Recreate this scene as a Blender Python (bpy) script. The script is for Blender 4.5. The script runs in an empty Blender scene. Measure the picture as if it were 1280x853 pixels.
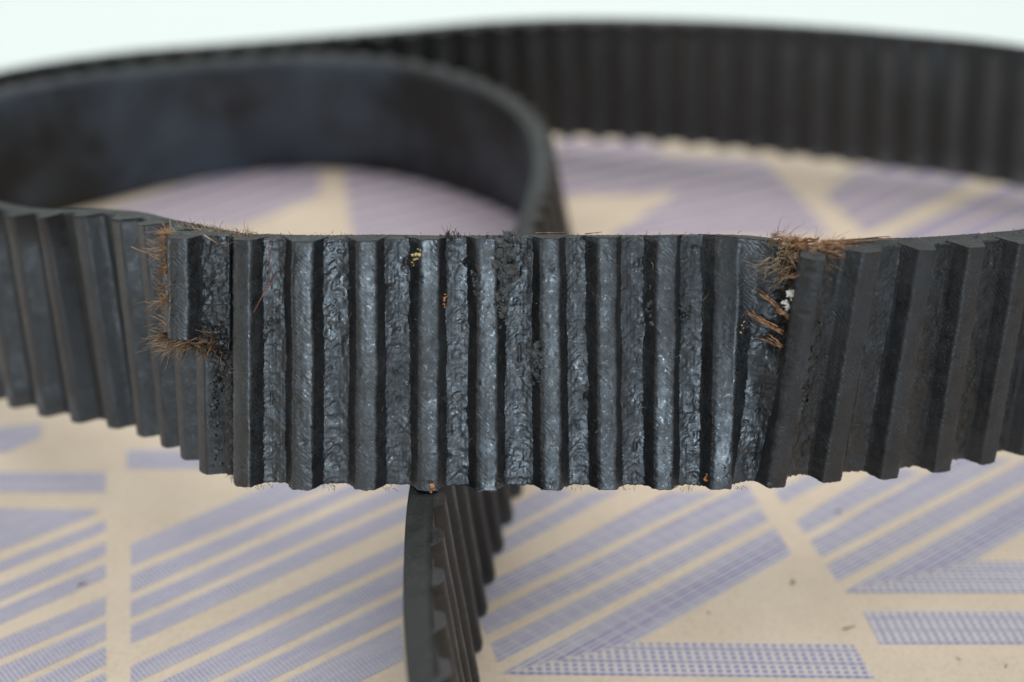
import bpy, math
import numpy as np
rng = np.random.default_rng(7)
S = 0.001                                   # everything below is planned in millimetres
sc = bpy.context.scene
col = sc.collection

# ------------------------------------------------------------------ camera
cd = bpy.data.cameras.new("camera")
cam = bpy.data.objects.new("camera", cd)
col.objects.link(cam)
cd.sensor_width = 36.0
cd.lens = 45.0
cd.clip_start = 0.005
cd.clip_end = 50.0
cam.location = (0, 0, 131.6 * S)
cam.rotation_euler = (math.radians(90 - 29.3), 0, 0)
cd.dof.use_dof = True
cd.dof.focus_distance = 165.5 * S
cd.dof.aperture_fstop = 9.0
cd.dof.aperture_blades = 7
sc.camera = cam

# ------------------------------------------------------------------ world, lamps, exposure
w = bpy.data.worlds.new("World")
sc.world = w
w.use_nodes = True
w.node_tree.nodes["Background"].inputs[0].default_value = (0.86, 0.94, 1.0, 1)
w.node_tree.nodes["Background"].inputs[1].default_value = 0.17

def area(name, loc, target, sx, sy, power, colour):
    l = bpy.data.lights.new(name, 'AREA')
    l.shape = 'RECTANGLE'; l.size = sx; l.size_y = sy; l.energy = power; l.color = colour
    o = bpy.data.objects.new(name, l); col.objects.link(o)
    o.location = loc
    d = np.array(target) - np.array(loc)
    from mathutils import Vector
    o.rotation_euler = Vector(d).to_track_quat('-Z', 'Y').to_euler()
    return o
area("window_light", (0.09, -0.75, 0.17), (0, 0.14, 0.05), 0.27, 0.26, 4.1, (0.68, 0.85, 1.0))
area("side_fill_light", (0.75, -0.25, 0.35), (0, 0.15, 0.04), 0.5, 0.5, 0.9, (0.85, 0.93, 1.0))  # added fill that brightens right tooth flanks, no window known there
area("left_fill_light", (-0.9, 0.16, 0.14), (0, 0.17, 0.04), 0.4, 0.25, 1.7, (0.85, 0.93, 1.0))  # added narrow fill for the left run's tooth tips, source unseen
area("ceiling_light", (0.0, 0.28, 1.0), (0, 0.25, 0.0), 1.7, 1.3, 17.8, (1.0, 0.985, 0.965))
area("backdrop_light", (0.0, 0.85, 0.55), (0.0, 0.75, 0.0), 1.6, 0.3, 0.8, (0.92, 1.0, 0.97))  # added lamp to whiten the backdrop, no such source known
sc.view_settings.view_transform = 'Standard'
sc.view_settings.look = 'None'
sc.view_settings.gamma = 1.0
sc.view_settings.use_curve_mapping = False
sc.view_settings.exposure = 0.0
sc.cycles.use_denoising = True

# ------------------------------------------------------------------ noise
def _h(ix, iy, seed):
    with np.errstate(over='ignore'):
        n = (ix.astype(np.int64) * 374761393 + iy.astype(np.int64) * 668265263 + int(seed) * 974711) & 0xFFFFFFFF
        n = ((n ^ (n >> 13)) * 1274126177) & 0xFFFFFFFF
        n = n ^ (n >> 16)
    return (n & 0xFFFFFF) / float(0x1000000)
def pn(x, y, seed=0):                        # gradient noise, about -1..1
    x = np.asarray(x, float); y = np.asarray(y, float)
    x, y = np.broadcast_arrays(x, y)
    ix = np.floor(x); iy = np.floor(y); fx = x - ix; fy = y - iy
    u = fx * fx * fx * (fx * (fx * 6 - 15) + 10); v = fy * fy * fy * (fy * (fy * 6 - 15) + 10)
    def g(dx, dy):
        a = _h(ix + dx, iy + dy, seed) * 2 * math.pi
        return np.cos(a) * (fx - dx) + np.sin(a) * (fy - dy)
    a = g(0, 0) + u * (g(1, 0) - g(0, 0)); b = g(0, 1) + u * (g(1, 1) - g(0, 1))
    return (a + v * (b - a)) * 1.4
def fbm(x, y, seed=0, o=3):
    r = 0; a = 1.0
    for i in range(o):
        r = r + a * pn(x * 2 ** i, y * 2 ** i, seed + 17 * i); a *= 0.5
    return r
def shards(x, y, seed):                      # broken scales: every cell its own height and tilt
    ix = np.floor(x); iy = np.floor(y); best = np.full(x.shape, 9.); val = np.zeros(x.shape)
    for dx in (-1, 0, 1):
        for dy in (-1, 0, 1):
            cx = ix + dx; cy = iy + dy
            px = cx + .15 + .7 * _h(cx, cy, seed); py = cy + .15 + .7 * _h(cx, cy, seed + 1)
            d = (x - px) ** 2 + (y - py) ** 2
            v = (_h(cx, cy, seed + 2) - .5) + (x - px) * 1.6 * (_h(cx, cy, seed + 3) - .5) + (y - py) * 2.2 * (_h(cx, cy, seed + 4) - .62)
            k = d < best; val = np.where(k, v, val); best = np.where(k, d, best)
    return val
def ss(a, b, x):
    t = np.clip((x - a) / (b - a), 0, 1); return t * t * (3 - 2 * t)

# ------------------------------------------------------------------ material helpers
def mat(name):
    m = bpy.data.materials.new(name); m.use_nodes = True
    nt = m.node_tree; bs = nt.nodes["Principled BSDF"]
    return m, nt, bs
def nd(nt, typ, **k):
    n = nt.nodes.new(typ)
    for a, b in k.items():
        if a == 'inp':
            for i, v in b.items(): n.inputs[i].default_value = v
        else: setattr(n, a, b)
    return n
def ln(nt, a, ao, b, bi): nt.links.new(a.outputs[ao], b.inputs[bi])
def noise(nt, scale, detail=4, rough=0.6, coord=None, dist=0.0):
    n = nd(nt, 'ShaderNodeTexNoise', inp={'Scale': scale, 'Detail': detail, 'Roughness': rough, 'Distortion': dist})
    if coord is None:
        coord = nt.nodes.get('tc') or nd(nt, 'ShaderNodeTexCoord', name='tc')
        ln(nt, coord, 'Object', n, 'Vector')
    else: ln(nt, coord, 0, n, 'Vector')
    return n
def ramp(nt, src, so, stops):
    r = nd(nt, 'ShaderNodeValToRGB'); e = r.color_ramp.elements
    e[0].position, e[0].color = stops[0][0], (*stops[0][1], 1)
    e[1].position, e[1].color = stops[-1][0], (*stops[-1][1], 1)
    for p, c in stops[1:-1]:
        k = e.new(p); k.color = (*c, 1)
    ln(nt, src, so, r, 0); return r
def maprange(nt, src, so, a, b, c, d):
    m = nd(nt, 'ShaderNodeMapRange', inp={1: a, 2: b, 3: c, 4: d}); ln(nt, src, so, m, 0); return m
def mth(nt, op, a, b=None, c=None):
    m = nd(nt, 'ShaderNodeMath', operation=op)
    for i, v in enumerate((a, b, c)):
        if v is None: continue
        if isinstance(v, (int, float)): m.inputs[i].default_value = v
        else: nt.links.new(v.outputs[0], m.inputs[i])
    return m

def rubber(name, c0, c1, r0, r1, bump, glint=0.0, spec=0.5, dust_sparkle=.55, blotch=380, rub_glint=(.040, .045, .051), st=(.3, .72)):
    m, nt, bs = mat(name)
    n1 = noise(nt, blotch, 5, .65); n0 = noise(nt, 45, 3, .55)
    cr = ramp(nt, n1, 'Fac', [(st[0], c0), (st[1], c1)])
    n5 = noise(nt, 3600, 3, .7); n6 = noise(nt, 260, 3, .6)                       # pale dusty specks in the weave; sparkle put into the colour too
    dm = mth(nt, 'MULTIPLY', maprange(nt, n5, 'Fac', .60, .67, 0, dust_sparkle), maprange(nt, n6, 'Fac', .35, .62, .25, 1))
    mx = nd(nt, 'ShaderNodeMix', data_type='RGBA'); ln(nt, dm, 0, mx, 0); ln(nt, cr, 0, mx, 6); mx.inputs[7].default_value = (.13, .135, .145, 1)
    at = nd(nt, 'ShaderNodeAttribute', attribute_name='wear_glint')                      # crests rubbed down to grey; glints and edge highlights painted in too
    wm = mth(nt, 'MULTIPLY', maprange(nt, at, 'Fac', .15, 1.0, 0, 1), maprange(nt, n6, 'Fac', .3, .62, .35, 1))
    m2 = nd(nt, 'ShaderNodeMix', data_type='RGBA'); ln(nt, wm, 0, m2, 0); ln(nt, mx, 2, m2, 6); m2.inputs[7].default_value = (*rub_glint, 1)
    ln(nt, m2, 2, bs, 'Base Color')
    n2 = noise(nt, 900, 4, .7)
    rr = mth(nt, 'ADD', maprange(nt, n2, 'Fac', .3, .7, r0, r1), mth(nt, 'ADD', maprange(nt, n0, 'Fac', .35, .65, -.06, .14), maprange(nt, n1, 'Fac', .35, .68, -.05, .12)))
    if glint:                                # oily specks
        n4 = noise(nt, 2300, 2, .5)
        g = maprange(nt, n4, 'Fac', .60, .68, 0, glint)
        sub = mth(nt, 'SUBTRACT', rr, g); sub.use_clamp = True
        ln(nt, sub, 0, bs, 'Roughness')
    else: ln(nt, rr, 0, bs, 'Roughness')
    n3 = noise(nt, 3600, 3, .75)
    b = nd(nt, 'ShaderNodeBump', inp={'Strength': bump, 'Distance': 0.00012}); ln(nt, mth(nt, 'MULTIPLY', maprange(nt, n3, 'Fac', 0, 1, 0, 1), maprange(nt, n6, 'Fac', .38, .62, .25, 1.3)), 0, b, 'Height')
    ln(nt, b, 0, bs, 'Normal')
    bs.inputs['Specular IOR Level'].default_value = spec
    return m
M_oil = rubber('oily_rubber', (.004, .0045, .005), (.010, .011, .012), .31, .52, .22, .2, .85, .6)
M_land = rubber('torn_rubber', (.004, .0045, .005), (.010, .011, .0125), .28, .54, .25, .16, .8, .5)
M_dull = rubber('dull_rubber', (.012, .0115, .0117), (.026, .0245, .0248), .36, .56, .4, .14, .55, .5)
M_bright = rubber('brightened_rubber', (.030, .030, .031), (.066, .066, .068), .45, .62, .4, .05, .45, .5)  # same rubber made paler: light on the back teeth put into the colour
M_back = rubber('smooth_rubber', (.007, .008, .009), (.068, .09, .122), .32, .6, .25, 0, .45, .15, 17, st=(.44, .66))  # blue-grey blotches: window sheen put into the base colour
M_edge = rubber('cut_rubber', (.008, .009, .009), (.019, .021, .0205), .42, .60, .5, 0, .45)
M_crumb = rubber('crumbled_rubber', (.020, .020, .020), (.085, .085, .08), .4, .65, 1.0, .2, .5)

def fibre(name, c0, c1, sc_=500):
    m, nt, bs = mat(name)
    n1 = noise(nt, sc_, 2, .5)
    cr = ramp(nt, n1, 'Fac', [(.35, c0), (.65, c1)]); ln(nt, cr, 0, bs, 'Base Color')
    bs.inputs['Roughness'].default_value = .6
    return m
M_fib = fibre('brown_fibre', (.10, .050, .022), (.36, .19, .085))
M_cord = fibre('rust_cord', (.12, .045, .02), (.44, .25, .13), 1400)
M_tan = fibre('tan_fibre', (.26, .17, .09), (.55, .41, .25))
M_dark = fibre('black_fibre', (.015, .014, .012), (.05, .04, .03))
M_white = fibre('white_fibre', (.55, .5, .45), (.85, .82, .78), 2000)
M_rust = fibre('rust_flake', (.45, .13, .03), (.6, .25, .08), 2000)
M_yel = fibre('yellow_flake', (.35, .25, .08), (.7, .55, .25), 3000)
M_chunk = fibre('torn_cord_fabric', (.15, .055, .022), (.50, .27, .13), 1100)
M_lint = fibre('grey_lint', (.05, .05, .05), (.14, .14, .14))
M_red = fibre('red_fibre', (.22, .05, .03), (.34, .12, .07))

# ------------------------------------------------------------------ mesh helpers
BASE = np.array([0., 140., 0.])              # foot of the belt
def mesh(name, V, F, mats, parent=None, smooth=True, mi=None, base=None, kind=None, wear_glint=None):
    me = bpy.data.meshes.new(name)
    b = BASE if base is None else np.asarray(base, float)
    me.from_pydata(((np.asarray(V) - b) * S).tolist(), [], F if isinstance(F, list) else F.tolist())
    for m in (mats if isinstance(mats, (list, tuple)) else [mats]): me.materials.append(m)
    if mi is not None: me.polygons.foreach_set('material_index', np.asarray(mi, np.int32))
    me.polygons.foreach_set('use_smooth', np.full(len(me.polygons), bool(smooth)))
    if wear_glint is not None: me.attributes.new('wear_glint', 'FLOAT', 'POINT').data.foreach_set('value', np.asarray(wear_glint, np.float32).ravel())
    me.update()
    o = bpy.data.objects.new(name, me); col.objects.link(o)
    if parent is not None: o.parent = parent
    elif base is not None: o.location = b * S
    if kind: o['kind'] = kind
    return o
def grid_faces(na, nb, wrap=False):          # index a*nb+b, b wraps when asked
    a = np.arange(na - 1)[:, None]; b = np.arange(nb if wrap else nb - 1)[None, :]
    b2 = (b + 1) % nb
    return np.stack([a * nb + b, a * nb + b2, (a + 1) * nb + b2, (a + 1) * nb + b], -1).reshape(-1, 4)
def tag(o, label, cat, group=None, kind=None):
    o['label'] = label; o['category'] = cat
    if group: o['group'] = group
    if kind: o['kind'] = kind
    return o
class Bag:
    def __init__(s): s.V = []; s.F = []; s.n = 0
    def add(s, V, F):
        V = np.asarray(V); s.V.append(V); s.F += [tuple(int(i) + s.n for i in f) for f in F]; s.n += len(V)
    def tube(s, P, r0, r1, k=4, flat=1.0):
        P = np.asarray(P, float); n = len(P)
        T = np.gradient(P, axis=0); T /= np.linalg.norm(T, axis=1)[:, None] + 1e-9
        ref = np.array([.31, .9, .27]); A = np.cross(T, ref); A /= np.linalg.norm(A, axis=1)[:, None] + 1e-9
        Bn = np.cross(T, A)
        r = np.linspace(r0, r1, n)[:, None, None]
        ang = np.arange(k) / k * 2 * math.pi
        V = P[:, None] + r * (np.cos(ang)[None, :, None] * A[:, None] + flat * np.sin(ang)[None, :, None] * Bn[:, None])
        F = [tuple(f) for f in grid_faces(n, k, True)] + [tuple(range(k))[::-1], tuple((n - 1) * k + i for i in range(k))]
        s.add(V.reshape(-1, 3), F)
    def blob(s, c, r, seed, stretch=(1, 1, 1), lump=.35, nu=10, nv=7):
        th = np.linspace(0, math.pi, nv + 2)[1:-1]; ph = np.arange(nu) / nu * 2 * math.pi
        D = np.stack([np.sin(th)[:, None] * np.cos(ph), np.sin(th)[:, None] * np.sin(ph), np.cos(th)[:, None] + 0 * ph], -1)
        rr = r * (1 + lump * pn(D[..., 0] * 1.9 + 7, D[..., 1] * 1.9 + D[..., 2] * 1.7, seed))
        V = (D * rr[..., None] * np.array(stretch)).reshape(-1, 3)
        V = np.vstack([V, [[0, 0, r * stretch[2]], [0, 0, -r * stretch[2]]]]) + np.asarray(c)
        F = [tuple(f) for f in grid_faces(nv, nu, True)]
        t = nv * nu
        F += [(t, (i + 1) % nu, i)[::-1] for i in range(nu)] + [(t + 1, (nv - 1) * nu + i, (nv - 1) * nu + (i + 1) % nu)[::-1] for i in range(nu)]
        s.add(V, F)
    def build(s, name, m, parent=None, smooth=True, **k): return mesh(name, np.vstack(s.V), s.F, m, parent, smooth, **k)

# ------------------------------------------------------------------ setting: white table, far wall
def sheet(name, x0, x1, y0, y1, z, m, th=1.0):
    V = [(x, y, zz) for zz in (z - th, z) for x, y in ((x0, y0), (x1, y0), (x1, y1), (x0, y1))]
    F = [(3, 2, 1, 0), (4, 5, 6, 7), (0, 1, 5, 4), (1, 2, 6, 5), (2, 3, 7, 6), (3, 0, 4, 7)]
    return mesh(name, V, F, m, None, False, base=(0, 0, 0))
m, nt, bs = mat('white_table_paint')
bs.inputs['Base Color'].default_value = (.70, .77, .745, 1); bs.inputs['Roughness'].default_value = .45
n1 = noise(nt, 60, 3); b = nd(nt, 'ShaderNodeBump', inp={'Strength': .1, 'Distance': .0005}); ln(nt, n1, 'Fac', b, 'Height'); ln(nt, b, 0, bs, 'Normal')
M_table = m
prof = [(-700, -1.2), (1050, -1.2)] + [(1050 + 300 * math.sin(t), 298.8 - 300 * math.cos(t)) for t in np.linspace(.1, math.pi / 2, 14)] + [(1350, 900)]
prof += [(1365, 900)] + [(1050 + 315 * math.sin(t), 298.8 - 315 * math.cos(t)) for t in np.linspace(math.pi / 2, .1, 14)] + [(1050, -16), (-700, -16)]
n = len(prof)
V = [(x, y, z) for x in (-1500, 1500) for y, z in prof]
F = [(i, (i + 1) % n, n + (i + 1) % n, n + i)[::-1] for i in range(n)] + [tuple(range(n))[::-1], tuple(range(n, 2 * n))]
o = mesh('white_backdrop', V, F, M_table, None, False, base=(0, 0, 0)); o['kind'] = 'structure'

# ------------------------------------------------------------------ printed kraft paper
def kraft_nodes(nt):
    n1 = noise(nt, 55, 4, .6); n2 = noise(nt, 1300, 4, .7)
    n3 = nd(nt, 'ShaderNodeTexNoise', inp={'Scale': 900, 'Detail': 3, 'Roughness': .6})
    mp = nd(nt, 'ShaderNodeMapping', inp={'Scale': (.35, 1.6, 1)}); ln(nt, nt.nodes['tc'], 'Object', mp, 0); ln(nt, mp, 0, n3, 'Vector')
    c1 = ramp(nt, n1, 'Fac', [(.3, (.525, .437, .338)), (.7, (.60, .51, .405))])
    c2 = ramp(nt, n2, 'Fac', [(.25, (.84, .82, .80)), (.5, (1, 1, 1)), (.8, (1.06, 1.06, 1.06))])
    c3 = ramp(nt, n3, 'Fac', [(.24, (.72, .66, .60)), (.36, (1, 1, 1))])
    a = nd(nt, 'ShaderNodeMix', data_type='RGBA', blend_type='MULTIPLY', inp={0: 1.0}); ln(nt, c1, 0, a, 6); ln(nt, c2, 0, a, 7)
    b = nd(nt, 'ShaderNodeMix', data_type='RGBA', blend_type='MULTIPLY', inp={0: .6}); ln(nt, a, 2, b, 6); ln(nt, c3, 0, b, 7)
    return b, n2
m, nt, bs = mat('kraft_paper'); M_kraft = m
k, kn = kraft_nodes(nt); ln(nt, k, 2, bs, 'Base Color'); bs.inputs['Roughness'].default_value = .75; bs.inputs['Specular IOR Level'].default_value = .25
b = nd(nt, 'ShaderNodeBump', inp={'Strength': .35, 'Distance': .00008}); ln(nt, kn, 'Fac', b, 'Height'); ln(nt, b, 0, bs, 'Normal')

def ink(name, rp, dp, duty, lw, line_amt, tint, rowvar=.0, gap=None):
    """violet dashes in rows: rp row pitch, dp dash pitch (mm), duty dash share, lw row thickness share"""
    m, nt, bs = mat(name)
    k, kn = kraft_nodes(nt)
    uv = nd(nt, 'ShaderNodeUVMap', uv_map='UVMap'); sp = nd(nt, 'ShaderNodeSeparateXYZ'); ln(nt, uv, 0, sp, 0)
    wob = nd(nt, 'ShaderNodeTexNoise', inp={'Scale': 1.3, 'Detail': 2}); ln(nt, uv, 0, wob, 'Vector')
    wv = mth(nt, 'MULTIPLY', maprange(nt, wob, 'Fac', 0, 1, -.5, .5), .16)
    u = nd(nt, 'ShaderNodeMath', operation='ADD'); ln(nt, sp, 0, u, 0); ln(nt, wv, 0, u, 1)
    v = nd(nt, 'ShaderNodeMath', operation='ADD'); ln(nt, sp, 1, v, 0); ln(nt, wv, 0, v, 1)
    vr = mth(nt, 'DIVIDE', v, rp); row = mth(nt, 'FLOOR', vr); fv = mth(nt, 'FRACT', vr)
    dv = mth(nt, 'ABSOLUTE', mth(nt, 'SUBTRACT', fv, .5))
    ur = mth(nt, 'ADD', mth(nt, 'DIVIDE', u, dp), mth(nt, 'MULTIPLY', row, .06)); fu = mth(nt, 'FRACT', ur)
    du = mth(nt, 'ABSOLUTE', mth(nt, 'SUBTRACT', fu, .5))
    r1 = maprange(nt, dv, 0, lw / 2 + .08, lw / 2 - .08, 0, 1); r2 = maprange(nt, du, 0, duty / 2 + .08, duty / 2 - .08, 0, 1)
    dash = mth(nt, 'MULTIPLY', r1, r2)
    # thin unbroken hairline in every third row
    third = mth(nt, 'LESS_THAN', mth(nt, 'FRACT', mth(nt, 'DIVIDE', mth(nt, 'ADD', row, .5), 3.0)), .34)
    hair = mth(nt, 'MULTIPLY', maprange(nt, dv, 0, .24, .10, 0, line_amt), third)
    hair2 = maprange(nt, dv, 0, .42, .5, 0, line_amt * .55)
    tot = mth(nt, 'MAXIMUM', mth(nt, 'MAXIMUM', dash, hair), hair2)
    pat = nd(nt, 'ShaderNodeTexNoise', inp={'Scale': .55, 'Detail': 3, 'Distortion': .6})
    mp = nd(nt, 'ShaderNodeMapping', inp={'Scale': (.35, 1.4, 1)}); ln(nt, uv, 0, mp, 0); ln(nt, mp, 0, pat, 'Vector')
    pm = maprange(nt, pat, 'Fac', .3, .7, .75, 1.0)
    tot = mth(nt, 'MULTIPLY', tot, pm)
    wn = nd(nt, 'ShaderNodeTexWhiteNoise', noise_dimensions='1D'); ln(nt, row, 0, wn, 'W')
    tot = mth(nt, 'MULTIPLY', tot, maprange(nt, wn, 0, 0, 1, 1 - rowvar, 1))
    t = nd(nt, 'ShaderNodeMix', data_type='RGBA', inp={0: tint}); ln(nt, k, 2, t, 6)
    if gap:                                  # unprinted stripes between the bands
        gm = maprange(nt, mth(nt, 'FRACT', mth(nt, 'DIVIDE', v, gap[0])), 0, gap[1] - .02, gap[1] + .02, 0, 1)
        tot = mth(nt, 'MULTIPLY', tot, gm); ln(nt, mth(nt, 'MULTIPLY', gm, tint), 0, t, 0); t.inputs[7].default_value = (.305, .283, .415, 1)
    i = nd(nt, 'ShaderNodeMix', data_type='RGBA'); ln(nt, tot, 0, i, 0); ln(nt, t, 2, i, 6); i.inputs[7].default_value = (.085, .08, .29, 1)
    ln(nt, i, 2, bs, 'Base Color'); bs.inputs['Roughness'].default_value = .7; bs.inputs['Specular IOR Level'].default_value = .25
    b = nd(nt, 'ShaderNodeBump', inp={'Strength': .3, 'Distance': .00008}); ln(nt, kn, 'Fac', b, 'Height'); ln(nt, b, 0, bs, 'Normal')
    return m
INK = {'f': ink('far_striped_ink', .80, .92, .62, .56, .3, .62, .3, (7.5, .22)),
       'd': ink('dotted_ink', .90, 1.30, .58, .50, .75, .74),
       'l': ink('lined_ink', .82, 3.1, .97, .58, .6, .80, .4),
       's': ink('hatched_ink', .62, .66, .68, .64, .5, .78, .25)}
paper = sheet('paper_sheet', -420, 420, -160, 404, -0.16, M_kraft, .6)
tag(paper, 'tan kraft paper sheet printed with violet dotted and striped bands, lying under the belt', 'paper')
M_fleck = fibre('pulp', (.16, .11, .07), (.28, .2, .13), 2000)
BANDS=[
  ('d', [(53.55, 150.45), (85.58, 150.45), (82.76, 143.07), (54.39, 143.07)], 0.0) ,
  ('d', [(-1.87, 136.85), (51.94, 135.98), (50.39, 143.18), (18.27, 143.42)], -0.93) ,
  ('l', [(-1.73, 137.14), (18.11, 143.52), (45.43, 164.11), (43.83, 171.31)], 36.87) ,
  ('l', [(-2.06, 139.16), (43.26, 173.13), (42.33, 176.84), (-3.15, 143.12)], 36.85) ,
  ('l', [(-3.71, 145.16), (42.42, 177.9), (41.11, 183.41), (-5.21, 148.55)], 35.37) ,
  ('l', [(-5.26, 150.96), (35.66, 181.04), (27.41, 181.04), (-6.1, 155.1)], 36.32) ,
  ('l', [(-6.6, 159.68), (19.22, 181.74), (12.99, 181.04), (-6.72, 163.84)], 40.51) ,
  ('l', [(-6.76, 165.36), (10.91, 180.7), (6.86, 183.15), (-6.92, 171.01)], 40.94) ,
  ('d', [(51.38, 154.59), (86.05, 154.47), (89.0, 162.29), (74.47, 162.29)], -0.21) ,
  ('l', [(51.33, 154.72), (74.3, 162.42), (94.48, 176.84), (98.63, 187.85)], 35.01) ,
  ('l', [(51.35, 157.25), (99.72, 190.75), (102.15, 197.2), (50.34, 161.29)], 34.71) ,
  ('l', [(50.12, 163.3), (90.29, 191.17), (80.96, 192.02), (49.03, 167.41)], 34.76) ,
  ('l', [(48.55, 169.38), (72.84, 187.03), (67.81, 189.5), (47.73, 173.13)], 36.0) ,
  ('l', [(46.58, 177.74), (56.35, 185.0), (53.96, 187.03), (45.67, 181.6)], 36.61) ,
  ('s', [(-61.06, 161.06), (-28.57, 185.67), (-39.15, 185.95), (-62.53, 166.73)], 37.14) ,
  ('s', [(-59.35, 154.49), (-21.04, 185.61), (-26.01, 185.2), (-60.5, 158.93)], 39.09) ,
  ('s', [(-57.88, 148.83), (-13.81, 183.2), (-19.09, 183.9), (-58.9, 152.76)], 37.95) ,
  ('s', [(-56.41, 143.17), (-16.57, 174.04), (-16.87, 178.55), (-57.45, 147.18)], 37.77) ,
  ('s', [(-54.24, 134.85), (-16.32, 164.21), (-16.61, 168.36), (-55.21, 138.55)], 37.75) ,
  ('s', [(-52.53, 128.27), (-16.43, 156.7), (-16.78, 161.52), (-53.68, 132.69)], 38.23) ,
  ('s', [(-51.15, 122.95), (-15.96, 150.1), (-16.29, 154.64), (-52.18, 126.91)], 37.65) ,
  ('s', [(-49.21, 115.48), (-15.67, 139.97), (-16.69, 147.29), (-50.82, 121.66)], 36.14) ,
  ('s', [(-100.84, 187.21), (-98.45, 181.02), (-70.54, 181.02), (-72.25, 187.21)], 0.0) ,
  ('s', [(-70.41, 194.15), (-53.36, 194.15), (-52.14, 188.05), (-68.81, 188.05)], 0.0) ,
  ('s', [(-96.73, 176.58), (-90.18, 159.61), (-83.32, 165.01), (-70.85, 174.58), (-70.12, 176.12)], 37.49) ,
  ('s', [(-86.02, 156.12), (-67.55, 170.22), (-68.34, 173.06), (-86.96, 158.64)], 37.35) ,
  ('s', [(-83.36, 149.0), (-65.85, 164.09), (-66.7, 167.15), (-84.9, 153.14)], 40.78) ,
  ('s', [(-81.44, 143.88), (-64.24, 158.27), (-65.18, 161.66), (-82.86, 147.68)], 39.91) ,
  ('s', [(-78.86, 136.97), (-61.84, 149.59), (-62.97, 153.68), (-80.36, 141.0)], 36.56) ,
  ('s', [(-76.65, 131.06), (-60.33, 144.15), (-61.41, 148.05), (-78.21, 135.23)], 38.75) ,
  ('s', [(-74.56, 125.47), (-58.9, 138.97), (-59.96, 142.8), (-76.02, 129.38)], 40.76) ,
  ('s', [(-72.44, 119.8), (-57.31, 133.23), (-58.44, 137.3), (-74.13, 124.33)], 41.61) ,
  ('s', [(-105.8, 200.07), (-103.0, 192.82), (-92.18, 193.26), (-87.27, 198.22), (-88.76, 202.89)], 2.34) ,
  ('f', [(12.73, 353.74), (41.59, 352.22), (42.67, 341.9), (70.39, 339.04), (75.08, 314.98), (78.97, 288.03), (23.36, 285.86), (43.82, 314.98), (11.5, 312.48)], 25.4) ,
  ('f', [(82.15, 313.72), (95.72, 332.06), (102.2, 337.62), (130.98, 330.69), (119.23, 318.79), (87.69, 290.23)], 42.38) ,
  ('f', [(90.61, 283.72), (128.68, 317.51), (146.72, 332.06), (127.73, 279.51)], 40.36) ,
  ('f', [(-105.22, 300.08), (-82.99, 328.79), (-53.63, 336.06), (-50.59, 312.81), (-68.93, 292.05), (-85.59, 294.03), (-101.35, 298.04)], 44.91) ,
  ('f', [(-47.46, 336.06), (-20.59, 328.79), (8.15, 298.04), (7.81, 282.49), (-38.34, 282.49)], 28.93) ,
]
_sh = lambda bs, dx, dy: [(k_, [(x + dx, y + dy) for x, y in p_], a_) for k_, p_, a_ in bs]
BANDS = BANDS + _sh(BANDS[:14], 102, 4) + _sh(BANDS[14:22], -104, 2) + _sh(BANDS[:14], 0, -98) + _sh(BANDS[14:22], 0, -98) + _sh(BANDS[:14], 102, -94)
for i, (kd, pts, ang) in enumerate(BANDS):
    P = np.array(pts); z = -0.14 + 0.0011 * i
    a = math.radians(ang)
    if np.sum(P[:, 0] * np.roll(P[:, 1], -1) - P[:, 1] * np.roll(P[:, 0], -1)) < 0: P = P[::-1]
    o = mesh('printed_band', np.c_[P, np.full(len(P), z)], [tuple(range(len(P)))], INK[kd], paper, False, base=(0, 0, 0))
    uvl = o.data.uv_layers.new(name='UVMap')
    Q = P - P[0]
    U = np.c_[Q[:, 0] * math.cos(a) + Q[:, 1] * math.sin(a), -Q[:, 0] * math.sin(a) + Q[:, 1] * math.cos(a)] + (100 + 7 * i, 100)
    uvl.data.foreach_set('uv', U.astype(np.float32).ravel())

# specks of darker pulp pressed in the paper
for x, y, L_, r, a in ((44.2, 157.2, 1.0, .38, .9), (50.6, 146.6, 2.0, .16, .25), (71.5, 138.6, .8, .16, .9), (-67.5, 156.6, 1.2, .35, .5), (55.5, 175.5, .9, .3, .4), (30, 150, .6, .15, 2.0), (65, 140, .7, .12, 2.4)):
    bg = Bag(); t = np.linspace(-.5, .5, 6)[:, None]
    P = np.array([x, y, -0.08]) + t * L_ * np.array([math.cos(a), math.sin(a), 0]) + np.c_[0 * t, .1 * np.sin(t * 6), .1 - .2 * t * t]
    bg.tube(P, r, r * .45, 6, .6); bg.build('pulp_fleck', M_fleck, paper, base=(0, 0, 0))

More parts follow.
